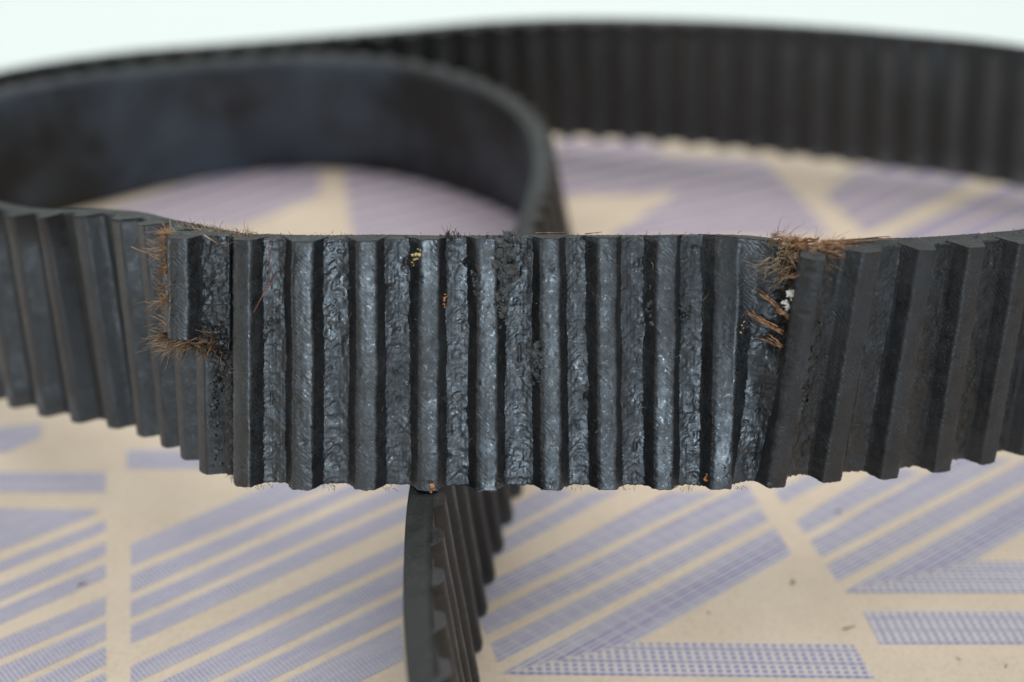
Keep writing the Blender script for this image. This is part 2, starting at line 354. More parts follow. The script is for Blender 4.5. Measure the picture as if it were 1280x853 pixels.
# ------------------------------------------------------------------ the belt's run: bottom and top edge curves, millimetres
def stations():
    B = []; T = []; off = []; name = []
    def a(b, t, o=0., nm=''): B.append(b); T.append(t); off.append(o); name.append(nm)
    # free end beyond the right of the picture, then the torn front run, right to left
    a((186, 214, 14), (187, 220, 46.4)); a((160, 200, 17), (161, 206, 49.4)); a((130, 184, 21), (131, 190.5, 53.3)); a((100, 168, 25), (101.5, 174.5, 57.2))
    for i, (b, t) in enumerate(zip(RB, RT)): a(b, t, 0, 'R%d' % (5 - i))
    for i, (b, t) in enumerate(zip(CB, CT)): a(b, t, 0, 'C%d' % i)
    for i, (b, t) in enumerate(zip(LB, LT)): a(b, t, 0, 'L%d' % (i + 1))
    # bight beyond the left of the picture
    a((-108, 203, 14), (-111, 210, 46.2)); a((-128, 234, 8), (-131, 239, 40.6)); a((-136, 266, 3), (-138, 270, 35.7)); a((-127, 295, .5), (-128, 298, 33.3))
    # smooth side toward the camera: these are points of the smooth face
    for b, t in (((-103.6, 309.8, 0), (-104, 311.6, 32.8)), ((-90.3, 320.5, 0), (-89.5, 318.2, 32.9)), ((-73.3, 328.9, 0), (-72, 324.6, 32.6)), ((-50.9, 331.9, 0), (-50.1, 327.5, 32.7)),
                 ((-32.4, 327.2, 0), (-31.6, 323.1, 32.7)), ((-14, 314.8, 0), (-12.3, 309.0, 32.4)), ((0, 300.6, 0), (-1.2, 292.6, 32)), ((7.6, 288, 0), (3.2, 278, 31.9)),
                 ((10.5, 273, 0), (4.3, 265, 31.9)), ((10.3, 255, 0), (3.9, 250, 32)), ((7.2, 230, 0), (1.6, 229, 32.5)), ((2, 205, 0), (-2.8, 204, 32.6)), ((-3.4, 180.3, 0), (-7.6, 179.5, 32.7)),
                 ((-6.7, 163.9, 0), (-10.9, 163.4, 32.7)), ((-8.9, 148.1, 0), (-13.0, 147.6, 32.7)), ((-9.5, 136, 0), (-13.6, 135.6, 32.7)), ((-9.2, 123, 0), (-13.2, 122.6, 32.7)), ((-8.4, 112, 0), (-12.4, 111.6, 32.7)),
                 ((-6.6, 98, 0), (-10.4, 97.6, 32.7)), ((0, 75, 0), (-2.5, 74, 32.8)), ((14, 52, 0), (13, 50.5, 32.9))):
        a(b, t, 4.9)
    a((50, 26, 0), (50, 26, 33)); a((115, 12, 0), (115, 12, 33)); a((190, 24, 0), (190, 24, 33)); a((250, 70, 0), (250, 70, 33)); a((278, 140, 0), (278, 140, 33))
    a((264, 205, 1), (264.5, 207, 34)); a((222, 250, 5), (223, 257, 37.4)); a((165, 280, 8.5), (165, 289, 40.3))
    for b, t in (((124.5, 298.3, 9.9), (123.6, 306.3, 41.8)), ((113.9, 304.9, 9.6), (112.6, 312.2, 41.7)), ((95.7, 312.8, 9.1), (93.5, 317, 41.8)), ((77.3, 320.7, 8.7), (75.1, 321.8, 41.6)), ((62.3, 326.6, 8.4), (59.9, 325.2, 41.2)),
                 ((47, 331.7, 8), (44.6, 328.4, 40.7)), ((31.1, 335.6, 7.6), (29.1, 330.6, 40.2)), ((14.7, 338.8, 7.2), (12.7, 332.6, 39.5)), ((-5, 341.5, 5.6), (-6, 335.5, 38)), ((-28, 342.6, 3.2), (-28, 337.0, 35.7)),
                 ((-52, 342.4, 1), (-51.6, 337.6, 33.6)), ((-76, 338.5, 0), (-75, 334.3, 32.6)), ((-100, 329, 0), (-99.5, 327, 32.9)), ((-122, 314, 0), (-123, 315.5, 33)), ((-141, 290, 0), (-143, 293, 33)), ((-152, 262, 0), (-154, 264, 33))):
        b = (b[0], b[1], max(0., b[2] - 1.4))
        a(b, t, 0)
    return np.array(B, float), np.array(T, float), np.array(off), name
RB = [(66.59, 147.01, 29.50), (59.27, 144.09, 30.20), (51.14, 141.42, 30.90), (42.91, 139.70, 31.60), (35.06, 137.47, 32.30)]
RT = [(66.27, 148.83, 62.45), (58.86, 146.16, 63.13), (51.83, 143.79, 63.81), (44.43, 141.88, 64.49), (36.29, 138.00, 65.27)]
CB = [(27.66, 136.14, 33.00), (20.04, 136.14, 33.00), (12.72, 135.97, 33.00), (5.42, 135.97, 33.00), (-2.92, 135.79, 33.00), (-10.73, 135.79, 33.00), (-18.77, 135.97, 33.00), (-27.01, 135.97, 33.00), (-35.27, 136.68, 33.00)]
CT = [(27.66, 148.02, 63.79), (20.04, 148.02, 63.79), (12.27, 146.76, 64.18), (5.00, 145.91, 64.47), (-2.91, 146.31, 64.28), (-9.99, 145.58, 64.51), (-17.61, 144.14, 64.95), (-25.56, 143.69, 65.05), (-33.31, 144.03, 65.11)]
LB = [(-41.72, 142.05, 31.38), (-45.92, 147.82, 29.75), (-50.09, 153.21, 28.12), (-54.97, 158.36, 26.50), (-60.62, 163.00, 24.88), (-67.56, 167.06, 23.25), (-74.47, 171.43, 21.62), (-81.50, 176.62, 20.00)]
LT = [(-40.19, 149.01, 63.60), (-44.78, 153.09, 62.31), (-50.24, 158.46, 60.70), (-55.31, 164.25, 58.97), (-62.24, 169.33, 57.22), (-68.67, 171.78, 55.89), (-74.96, 175.96, 54.31), (-82.72, 182.75, 52.40)]
SB, ST, SO, SN = stations()
def frame(Bp, Tp):
    M = (Bp + Tp) / 2
    tg = np.gradient(M, axis=0); tg /= np.linalg.norm(tg, axis=1)[:, None]
    W = Tp - Bp; W = W / np.linalg.norm(W, axis=1)[:, None]
    N = np.cross(W, tg); N /= np.linalg.norm(N, axis=1)[:, None]
    return N
N0 = frame(SB, ST)
N0[:, 2] = 0; N0 /= np.linalg.norm(N0, axis=1)[:, None]
SB = SB + SO[:, None] * N0; ST = ST + SO[:, None] * N0
def spline(P, t, tt):                        # cubic Hermite through P at parameters t
    d = np.empty_like(P)
    d[1:-1] = ((P[1:-1] - P[:-2]) / (t[1:-1] - t[:-2])[:, None] * (t[2:] - t[1:-1])[:, None] + (P[2:] - P[1:-1]) / (t[2:] - t[1:-1])[:, None] * (t[1:-1] - t[:-2])[:, None]) / (t[2:] - t[:-2])[:, None]
    d[0] = (P[1] - P[0]) / (t[1] - t[0]); d[-1] = (P[-1] - P[-2]) / (t[-1] - t[-2])
    k = np.clip(np.searchsorted(t, tt, 'right') - 1, 0, len(t) - 2)
    h = (t[k + 1] - t[k])[:, None]; x = ((tt - t[k])[:, None]) / h
    return P[k] * (2 * x**3 - 3 * x**2 + 1) + d[k] * h * (x**3 - 2 * x**2 + x) + P[k + 1] * (-2 * x**3 + 3 * x**2) + d[k + 1] * h * (x**3 - x**2)
class Run:
    """ruled strip between two edge curves; at(s, v, n): s mm along, v 0..1 bottom to top, n mm out from the tooth tips"""
    def __init__(s, Bp, Tp, ds=.25):
        M = (Bp + Tp) / 2
        t = np.r_[0, np.cumsum(np.linalg.norm(np.diff(M, axis=0), axis=1))]
        tt = np.linspace(0, t[-1], int(t[-1] / .1))
        b = spline(Bp, t, tt); c = spline(Tp, t, tt)
        m = (b + c) / 2; L = np.r_[0, np.cumsum(np.linalg.norm(np.diff(m, axis=0), axis=1))]
        s.len = L[-1]; s.S = np.arange(0, s.len, ds)
        s.B = np.stack([np.interp(s.S, L, b[:, i]) for i in range(3)], 1); s.T = np.stack([np.interp(s.S, L, c[:, i]) for i in range(3)], 1)
        s.knot = np.interp(t, tt, L)
        def sm(A, k=9):                      # round the kinks a little before taking normals
            w_ = np.hanning(k + 2)[1:-1]; w_ /= w_.sum(); P = np.pad(A, ((k // 2, k // 2), (0, 0)), mode='edge')
            return np.stack([np.convolve(P[:, i], w_, 'valid') for i in range(3)], 1)
        s.dB = np.gradient(sm(s.B), ds, axis=0); s.dT = np.gradient(sm(s.T), ds, axis=0)
    def _i(s, A, x):
        return np.stack([np.interp(x, s.S, A[:, i]) for i in range(3)], -1)
    def at(s, x, v, n):
        x, v, n = np.broadcast_arrays(np.asarray(x, float), np.asarray(v, float), np.asarray(n, float))
        over = np.where(x < 0, x, np.where(x > s.S[-1], x - s.S[-1], 0))[..., None]
        b = s._i(s.B, x); t = s._i(s.T, x); db = s._i(s.dB, x); dt = s._i(s.dT, x)
        d = db + (dt - db) * v[..., None]
        N = np.cross(t - b, d); N /= np.linalg.norm(N, axis=-1)[..., None]
        return b + (t - b) * v[..., None] + n[..., None] * N + over * d
run = Run(SB, ST)
KN = {n: k for n, k in zip(SN, run.knot) if n}
KN['X0'] = run.knot[len(RB) + len(CB) + len(LB) + 4 + 4 + 12]; KN['X1'] = KN['X0'] + 75
KN['BR'] = run.knot[len(SN) - 17]
PT = 7.7

belt = bpy.data.objects.new('timing_belt', None); col.objects.link(belt); belt.location = BASE * S
tag(belt, 'worn black toothed rubber belt standing on edge in loops, torn and frayed at two places', 'belt')

# tooth positions along the run (mm) and the local spacing of each
named = [KN['R%d' % i] for i in (5, 4, 3, 2, 1)] + [KN['C%d' % i] for i in range(9)] + [KN['L%d' % i] for i in range(1, 9)]
crossing = KN['L8'] + PT * np.arange(1, int((KN['BR'] - KN['L8']) / PT) + 1)
back = np.arange(crossing[-1] + 8.4, run.len - 5, 8.4)
before = named[0] - PT * np.arange(1, int((named[0] - 4) / PT))
teeth = [(x, PT) for x in before[::-1]] + [(x, np.clip(np.gradient(named)[i], 6.2, 8.6)) for i, x in enumerate(named)] + [(x, PT) for x in crossing] + [(x, 8.4) for x in back]
HERO0, HERO1 = named[0] - 9, KN['L5'] + 4
CR0, CR1 = None, None

PROF = np.array([(-3.1, -2.95), (-2.78, -2.42), (-2.42, -2.0), (-1.62, -.42), (-1.40, -.15), (-1.12, -.03), (-.25, .03), (.55, -.01), (.82, -.09), (1.05, -.36), (1.88, -1.95), (2.25, -2.40), (2.55, -2.95)])
def profile(k, kt):
    d = np.r_[0, np.cumsum(np.hypot(*np.diff(PROF, axis=0).T))]
    x = np.linspace(0, d[-1], k)
    if k < 20:
        P = PROF; 
    else: P = np.c_[np.interp(x, d, PROF[:, 0]), np.interp(x, d, PROF[:, 1])]
    g_ = np.gradient(P, axis=0); nn = np.c_[-g_[:, 1], g_[:, 0]]; nn /= np.linalg.norm(nn, axis=1)[:, None]
    dd = np.r_[0, np.cumsum(np.hypot(*np.diff(P, axis=0).T))]
    return P, nn, dd
def tooth(R, s0, pitch, k, nv, seed, m, name='tooth', v0=0., v1=1., rough=1., flip=1., parent=None, cap=None):
    """one tooth; v runs bottom to top, seed makes its wear its own"""
    P, nn, dd = profile(k, nv); k = len(P)
    q = pitch / PT; v = np.linspace(0, 1, nv)[None, :]; y = (v0 + (v1 - v0) * v) * 33.
    u = P[:, :1] + 0 * y; n = P[:, 1:] + 0 * y; wp = dd[:, None] + 0 * y
    if nv > 40:
        tip = ss(-.5, -.05, n)
        amp = .045 * fbm(wp / 1.9, y / 3.0, seed, 2) + .030 * fbm(wp / .36, y / .42, seed + 5, 3)
        hatch = np.sin(2 * math.pi * (y + 1.0 * wp + .35 * pn(wp / 1.5, y / 2, seed + 9)) / .58)
        amp += .042 * hatch * np.clip(.45 + .9 * pn(wp / 2.2, y / 4, seed + 3), 0, 1) * (.6 + .6 * (1 - tip))
        amp -= .16 * ss(.45, .95, pn(wp / 1.3, y / 1.9, seed + 21)) * tip           # torn-out spots
        edge = np.exp(-((np.abs(u + .3) - 1.2) / .18) ** 2)
        amp += edge * (.07 + .09 * pn(y / .7, seed * 1.3, seed + 2))
        amp *= rough
        wear_glint = np.clip(.25 + amp / .16 + .35 * pn(wp / .3, y / .3, seed + 40) + .7 * edge * ss(0, .3, u) - .35 * (1 - tip) + .42 * hatch * (1.15 - .6 * tip), 0, 1) * ss(-.15, .5, .25 + pn(wp / 3, y / 5, seed + 41))  # pale line along the right edge paints its highlight
        u = u + nn[:, :1] * amp; n = n + nn[:, 1:] * amp
        u = u + .13 * rough * pn(y / 6.5, seed * .7, seed) + .05 * rough * pn(y / 1.1, seed * .7 + 3, seed)
        n = n + .12 * rough * pn(y / 7.5, seed * .31 + 2, seed + 1)
        jag = .16 * rough * fbm(wp / .8, seed * 1.7 + 0 * wp, seed + 4, 3)
        y = y + jag * np.where(v < .03, 1 - v / .03, 0) - np.abs(jag) * np.where(v > .97, (v - .97) / .03, 0)
    else:
        n = n + .10 * pn(y / 9, seed * .31, seed + 1)
    if nv <= 40: wear_glint = 0 * (n + y)
    V = R.at(s0 - u * q * flip, y / 33., n)
    V = V.reshape(-1, 3)
    F = grid_faces(k, nv).tolist() if flip < 0 else grid_faces(k, nv)[:, ::-1].tolist()
    base = [(i, i + 1, (k - 1) * nv + i + 1, (k - 1) * nv + i) for i in range(nv - 1)]
    caps = [tuple(i * nv for i in range(k)), tuple(i * nv + nv - 1 for i in range(k))[::-1]]
    if flip < 0: base = [b_[::-1] for b_ in base]; caps = [c_[::-1] for c_ in caps]
    mi = [0] * (len(F) + len(base)) + [1, 1]
    o = mesh(name, V, F + base + caps, [m, cap or M_edge], parent or belt, True, mi, wear_glint=wear_glint)
    o.data.polygons.foreach_set('use_smooth', [True] * (len(F) + len(base)) + [False, False])
    return o

# ------------------------------------------------------------------ backing strip
sc0 = KN['C0']; sc8 = KN['C8']; sr1 = KN['R1']
def tear_right(s, v):                        # gash between the middle run and the run to the right
    mid = (sc0 + sr1) / 2 - .2
    return np.exp(-((s - mid) / (1.5 + .5 * pn(v * 9, 3., 5))) ** 2) * ss(.50, .62, v + .06 * pn(s / 1.2, v * 9, 8)) 
def tear_left(s, v):                         # scuffed, half torn strip where the run bends away
    return np.exp(-((s - sc8 - 4.2) / 1.6) ** 2)
def backing():
    s_h = np.arange(HERO0, KN['L3'], .17)
    s_a = np.arange(0, HERO0, 1.6); s_b = np.arange(KN['L3'] + .6, run.len - .5, 1.3)
    s = np.r_[s_a, s_h, s_b]
    nf, ne, nb = 170, 8, 16
    v = np.r_[np.linspace(0, 1, nf), np.ones(ne), np.linspace(1, 0, nb), np.zeros(ne)]
    n = np.r_[np.full(nf, -2.4), np.linspace(-2.4, -4.9, ne + 2)[1:-1], np.full(nb, -4.9), np.linspace(-4.9, -2.4, ne + 2)[1:-1]]
    part = np.r_[np.zeros(nf), np.ones(ne), np.full(nb, 2), np.ones(ne)].astype(int)
    s2 = s[:, None] + 0 * v; v2 = v[None, :] + 0 * s2; n2 = n[None, :] + 0 * s2; y = v2 * 33
    hero = ss(HERO0, HERO0 + 4, s2) * (1 - ss(KN['L2'], KN['L4'], s2)) * (part[None, :] == 0)
    calm = 1 + 1.3 * np.exp(-((s2 - sr1 + 3.8) / 1.5) ** 2) * np.clip(.5 + 1.2 * pn(s2 / 2, y / 5, 81), 0, 1) - .45 * (1 - ss(sr1 - 3, sr1 + 4, s2))          # the run to the right is less worn
    tx = np.array([q[0] for q in teeth]); mids = (tx[1:] + tx[:-1]) / 2
    um = s2 - mids[np.argmin(np.abs(s[:, None] - mids[None, :]), axis=1)][:, None]      # mm from the middle of the gap between two teeth
    wob = .28 * fbm(s2 / 1.3, y / 1.6, 3, 2)
    ph = (y + .95 * np.abs(um + .25 * pn(y / 4, s2 / 9, 12)) + wob) / 1.02
    saw = 1 - (ph - np.floor(ph))                                                        # overlapping scales of torn weave
    keep = np.clip(.35 + .8 * pn(s2 / 2.4, y / 3.1, 14), 0, 1)
    wx = .22 * pn(s2 / .6, y / .6, 33); wy = .22 * pn(s2 / .6, y / .6, 34)
    gapv = .55 + .75 * _h(np.floor(um * 0 + np.argmin(np.abs(s[:, None] - mids[None, :]), axis=1)[:, None]), 0 * um, 77)
    amp = .13 * (saw - .5) * keep + .026 * np.sin(2 * math.pi * (y + um) / .52) * np.sin(2 * math.pi * (y - um) / .52) + gapv * .08 * shards(um / .95 + 40 * np.floor(s2 / 7.7) + wx, y / 1.05 + wy, 35) + gapv * .045 * shards(s2 / .45 + wx, y / .42 + wy, 36) + .10 * fbm(s2 / 2.2, y / 2.4, 11, 2) + .022 * fbm(s2 / .3, y / .28, 23, 2)
    amp = amp - .35 * ss(.5, .9, pn(s2 / 1.1, y / 1.6, 29)) + .10 * (np.abs(um) / 1.2) ** 2
    amp = amp + .45 * tear_left(s2, v2) * fbm(s2 / .7, y / .9, 31, 3) * (part[None, :] == 0)
    wear_glint = np.clip(.2 + amp / .25 + .4 * pn(s2 / .3, y / .3, 44), 0, 1) * hero * np.clip(.5 + pn(s2 / 3, y / 4, 45), 0, 1)
    n2 = n2 + hero * calm * amp
    tr = tear_right(s2, v2)
    n2 = n2 + 1.0 * (part[None, :] == 0) * ss(KN['L8'] + 40, KN['L8'] + 70, s2) * (1 - ss(KN['X1'], KN['X1'] + 14, s2))
    n2 = np.where(part[None, :] == 0, n2 - 1.75 * tr * (1 + .35 * fbm(s2 / .5, y / .6, 41, 3)), n2)
    top = (v2 > .985) * hero_e(s2)
    v2 = v2 - .055 * tr * ss(.93, 1, v2) - top * (.003 + .005 * np.abs(fbm(s2 / .5, n2 / .8, 51, 3)))
    v2 = v2 + (v2 < .01) * hero_e(s2) * .006 * fbm(s2 / .6, n2 / .8, 61, 3)
    V = run.at(s2, v2, n2).reshape(-1, 3)
    F = grid_faces(len(s), len(v), True)[:, ::-1]
    pj = np.tile(part, (len(s) - 1, 1)).ravel()
    pj2 = np.tile(np.roll(part, -1), (len(s) - 1, 1)).ravel()
    mi = np.where((pj == 1) | (pj2 == 1), 1, np.where(pj == 2, 2, 0))
    nb_ = len(v); caps = [tuple(range(nb_)), tuple((len(s) - 1) * nb_ + i for i in range(nb_))[::-1]]
    mesh('backing', V, F.tolist() + caps, [M_land, M_edge, M_back], belt, True, np.r_[mi, [1, 1]], wear_glint=wear_glint)
def hero_e(s): return ss(HERO0 - 2, HERO0 + 2, s) * (1 - ss(KN['L3'], KN['L4'], s))
backing()

for i, (x, pt) in enumerate(teeth):
    if HERO0 < x < HERO1:
        right = x < sr1 + 2; leftw = x > KN['L1'] - 1
        big = x < KN['L3'] + 1
        tooth(run, x, pt, 54 if big else 30, 210 if big else 60, 100 + i, M_dull if (right or leftw) else M_oil, rough=(.95 if x > sr1 - 10 else .7) if right else (.4 if leftw else 1.))
    else:
        near = np.linalg.norm(run.at(x, .5, 0.)[:2] - (-9, 125)) < 45
        tooth(run, x, pt, 12, 14 if near else 7, 100 + i, M_bright if x > KN['BR'] - 20 else M_dull, cap=M_dull if x < KN['X1'] + 20 and x > KN['L8'] else None)

# ------------------------------------------------------------------ flap torn loose at the left, still straight
fB = np.array([CB[6], CB[7], CB[8], np.array(CB[8]) + (np.array(CB[8]) - CB[7]) * .97, np.array(CB[8]) + (np.array(CB[8]) - CB[7]) * 1.9])
fT = np.array([CT[6], CT[7], CT[8], np.array(CT[8]) + (np.array(CT[8]) - CT[7]) * .97, np.array(CT[8]) + (np.array(CT[8]) - CT[7]) * 1.9])
flap = Run(fB, fT, .1); f8 = flap.knot[2]
def flap_mesh():
    s = np.linspace(f8 + 2.3, f8 + 10.3, 60); nf, ne, nb = 90, 10, 12
    lo = .585
    v = np.r_[np.linspace(0, 1, nf), np.ones(ne), np.linspace(1, 0, nb), np.zeros(ne)]
    n = np.r_[np.full(nf, -2.35), np.linspace(-2.35, -4.4, ne + 2)[1:-1], np.full(nb, -4.4), np.linspace(-4.4, -2.35, ne + 2)[1:-1]]
    part = np.r_[np.zeros(nf), np.ones(ne), np.full(nb, 2), np.ones(ne)].astype(int)
    s2 = s[:, None] + 0 * v; n2 = n[None, :] + 0 * s2; v2 = v[None, :] + 0 * s2
    bot = lo + .036 * fbm(s2 / 1.6, 2. + n2 / 2, 71, 3) - .05 * ss(f8 + 5, f8 + 2.5, s2) + .035 * ss(f8 + 8.4, f8 + 10.3, s2)
    v2 = bot + (1 - bot) * v2; y = v2 * 33
    n2 = n2 + (part == 0) * (.22 * shards(s2 / .95, y / 1.05, 73) + .08 * shards(s2 / .45, y / .42, 75) + .03 * fbm(s2 / .3, y / .3, 74, 3))
    s2 = s2 + ss(f8 + 8.6, f8 + 10.3, s2) * .7 * fbm(y / 1.4, n2 / 1.6, 75, 3)
    V = flap.at(s2, v2, n2).reshape(-1, 3)
    nb_ = len(v); F = grid_faces(len(s), nb_, True)[:, ::-1]
    pj = np.tile(part, (len(s) - 1, 1)).ravel()
    caps = [tuple(range(nb_)), tuple((len(s) - 1) * nb_ + i for i in range(nb_))[::-1]]
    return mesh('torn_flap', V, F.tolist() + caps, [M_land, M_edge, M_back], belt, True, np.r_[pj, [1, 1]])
flap_o = flap_mesh(); flap_o['label'] = 'torn loose upper strip of the belt at the left kink'
tooth(flap, f8 + 8.0, PT, 54, 130, 501, M_oil, v0=.60, v1=1., rough=1., parent=flap_o)

# ------------------------------------------------------------------ fibres, cords, crumbs
def unit(a): a = np.asarray(a, float); return a / np.linalg.norm(a)
def strand(bg, p, d, L_, r, bend=.3, k=3, n=6, flat=1.):
    d = unit(d); b = unit(rng.normal(size=3)); t = np.linspace(0, 1, n)[:, None]
    P = np.asarray(p) + d * L_ * t + b * L_ * bend * t ** 2 + rng.normal(size=(n, 3)) * L_ * .04
    bg.tube(P, r, r * .35, k, flat)
def hv(i, u, v, n=0.):                        # on the middle run: tooth i, u mm to the right of it
    return run.at(KN['C%d' % i] - u, v, n)
def fuzz(name, m, pts_dirs, L0, L1, r, spread, bend=.45, **kw):
    bg = Bag()
    for p, d in pts_dirs: strand(bg, p, unit(d) + rng.normal(size=3) * spread, rng.uniform(L0, L1), r * rng.uniform(.6, 1.3), bend, **kw)
    return bg.build(name, m, belt, kind='stuff')
def clumps(name, m, spots, per, L0, L1, r, spread=.32, bend=.75):
    bg = Bag()
    for p, d in spots:
        d = unit(d) + rng.normal(size=3) * .45; L_ = L0 + (L1 - L0) * rng.random() ** 1.8 * 1.25
        for _ in range(per): strand(bg, p + rng.normal(size=3) * .22, unit(d) + rng.normal(size=3) * spread, L_ * rng.uniform(.35, 1.15), r * rng.uniform(.4, 1.2), bend, n=6)
    return bg.build(name, m, belt, kind='stuff')
FR = lambda a, b: rng.uniform(a, b)
out = unit((-1, -.15, 0)); cam_ = unit((0, -.9, .35))
# left: along the flap's torn edge, its lower tear, and the rim of the belt behind
clumps('frayed_fibres', M_fib, [(flap.at(f8 + FR(9.7, 10.6), rng.choice([FR(.585, .66), FR(.73, .79), FR(.85, .93), FR(.93, 1.0)]), FR(-3.6, -1.6)), (-.9, -.25, FR(-.6, .4))) for _ in range(26)], 22, .8, 2.5, .075)
clumps('frayed_fibres', M_tan, [(flap.at(f8 + FR(9.5, 10.3), FR(.6, 1.), FR(-4.3, -2.2)), (-.8, -.3, FR(-.3, .6))) for _ in range(20)], 12, .8, 2.4, .045)
clumps('frayed_fibres', M_fib, [(flap.at(f8 + d_, .585 + FR(-.03, .01), FR(-3.6, -1.8)), (-.6 - .05 * d_, -.6, FR(-.7, .1))) for d_ in np.linspace(2.8, 10.2, 17)], 24, .8, 2.5, .075)
clumps('frayed_fibres', M_fib, [(flap.at(f8 + FR(3, 4.6), FR(.46, .57), FR(-3.4, -2.2)), (-.2, -.8, -.7)) for _ in range(9)], 16, .5, 1.2, .055)
fuzz('frayed_fibres', M_dark, [(flap.at(f8 + FR(1.5, 8), .575 + FR(-.05, .03), FR(-3.4, -1.5)), (-.3, -.8, FR(-.8, .2))) for _ in range(160)], .5, 1.6, .05, .6)
fuzz('frayed_fibres', M_tan, [(flap.at(f8 + FR(7.5, 10.4), .575 + FR(-.03, .03), FR(-3.6, -1.4)), (-.9, -.4, FR(-.6, .1))) for _ in range(90)], .8, 3.4, .04, .35)
fuzz('frayed_fibres', M_tan, [(run.at(FR(sc8 + 1, KN['L2'] + 1), FR(.975, 1.0), FR(-4.8, -2.0)), (-.6, -.2, .5)) for _ in range(240)], .4, 1.7, .04, .6)
fuzz('frayed_fibres', M_dark, [(run.at(FR(sc8 + 1, KN['L2'] + 2), FR(.985, 1.0), FR(-4.8, -2.0)), (-.5, -.2, .5)) for _ in range(160)], .3, 1.2, .05, .7)
fuzz('frayed_fibres', M_dark, [(run.at(sc8 + FR(3.2, 5.2), FR(.0, .58), FR(-2.4, -1.6)), (-.1, -1, FR(-.4, .4))) for _ in range(420)], .25, .8, .05, .8)
fuzz('frayed_fibres', M_dark, [(run.at(sc8 + FR(2.2, 4.6), FR(-.004, .01), FR(-4.4, -2.2)), (-.2, -.3, -1)) for _ in range(36)], .4, 1.4, .05, .5)
def long_strand(m, P, r0, r1, name='loose_strand'):
    bg = Bag(); P = np.asarray(P, float)
    t = np.linspace(0, 1, 14); tt = np.linspace(0, 1, len(P))
    Q = spline(P, tt, t) if len(P) > 2 else P[0] + (P[1] - P[0]) * t[:, None]
    bg.tube(Q, r0, r1, 4); return bg.build(name, m, belt)
fe = lambda du, v, n: flap.at(f8 + du, v, n)
long_strand(M_fib, [fe(9.8, .90, -2.6), fe(11.8, .915, -2.2), fe(13.6, .93, -2.0), fe(15.2, .945, -2.4)], .10, .06)
long_strand(M_tan, [fe(9.6, .905, -2.6), fe(11.4, .898, -2.4), fe(12.8, .915, -2.4)], .06, .03)
long_strand(M_fib, [fe(6.2, .60, -1.2), fe(8.4, .575, -.6), fe(10.6, .55, -.7), fe(12.3, .535, -1.0)], .11, .05)
long_strand(M_tan, [fe(8.2, .585, -1.2), fe(10.2, .56, -1.2), fe(11.7, .565, -1.2)], .07, .03)
long_strand(M_tan, [fe(10.3, .64, -2), fe(11.6, .665, -2), fe(12.6, .675, -2.2)], .05, .02)
long_strand(M_tan, [fe(10.2, .99, -3.0), fe(10.35, 1.04, -3.2), fe(10.2, 1.09, -3.1)], .025, .015)
long_strand(M_tan, [fe(5.6, 1.0, -2.2), fe(4.2, .98, -1.8), fe(3.6, .965, -2.0)], .07, .05)
long_strand(M_red, [hv(8, 3.05, .975, -1.9), hv(8, 3.2, .90, -1.8), hv(8, 2.95, .82, -1.9), hv(8, 2.1, .76, -.6), hv(8, 1.5, .72, -.1)], .06, .04, 'red_strand')
long_strand(M_red, [hv(8, 2.9, .80, -1.8), hv(8, 4.2, .86, -2.0)], .045, .03, 'red_strand')
# right: top tuft of brown cord ends, then the gash below
tear = lambda u, v, n: run.at((sc0 + sr1) / 2 - u, v, n)
for _ in range(44):
    bg = Bag(); p = tear(FR(-1.4, 4.2), FR(.955, 1.0), FR(-4.9, -2.6)) + (0, 0, FR(-.2, .9))
    strand(bg, p, (FR(.5, 1), FR(-.3, .4), FR(-.12, .2)), FR(1.5, 4.6), FR(.10, .26), .2, 5, 6, FR(.35, .8)); bg.build('cord_end', M_cord if rng.random() < .7 else M_tan, belt)
for _ in range(22):                           # thick torn chunks of cord fabric standing on the rim
    bg = Bag(); p = tear(FR(-1.0, 4.0), FR(.965, 1.0), FR(-4.7, -2.6)) + (0, 0, FR(.0, 1.3))
    strand(bg, p, (FR(.5, 1), FR(-.3, .3), FR(-.15, .3)), FR(1.2, 3.2), FR(.22, .42), .12, 6, 6, FR(.25, .5)); bg.build('cord_end', M_chunk if rng.random() < .7 else M_tan, belt, smooth=False)
clumps('frayed_fibres', M_fib, [(tear(FR(-1.8, 4.4), FR(.95, 1.01), FR(-4.9, -2.2)) + (0, 0, FR(0, .7)), (FR(.4, 1), FR(-.4, .3), FR(-.15, .22))) for _ in range(22)], 18, .9, 2.6, .06, .2)
clumps('frayed_fibres', M_tan, [(tear(FR(-1.8, 4.2), FR(.93, 1.01), FR(-4.6, -2.0)), (FR(.1, 1), FR(-.6, .2), FR(-.35, .2))) for _ in range(16)], 14, .8, 2.4, .045)
fuzz('frayed_fibres', M_dark, [(tear(FR(-2.0, 1.6), FR(.55, .97), FR(-4.2, -2.4)), (FR(-.4, .7), -1, FR(-.3, .4))) for _ in range(420)], .4, 1.6, .055, .7)
fuzz('frayed_fibres', M_fib, [(tear(FR(-1.2, 1.4), FR(.62, .93), FR(-4.0, -2.8)), (FR(-.2, .8), -1, FR(-.3, .3))) for _ in range(90)], .5, 1.8, .04, .6)
fuzz('frayed_fibres', M_tan, [(tear(FR(-2.0, 1.5), FR(.86, .95), FR(-3.2, -1.2)), (FR(-1, -.2), -.4, FR(-.2, .3))) for _ in range(60)], 1.0, 3.0, .03, .3)
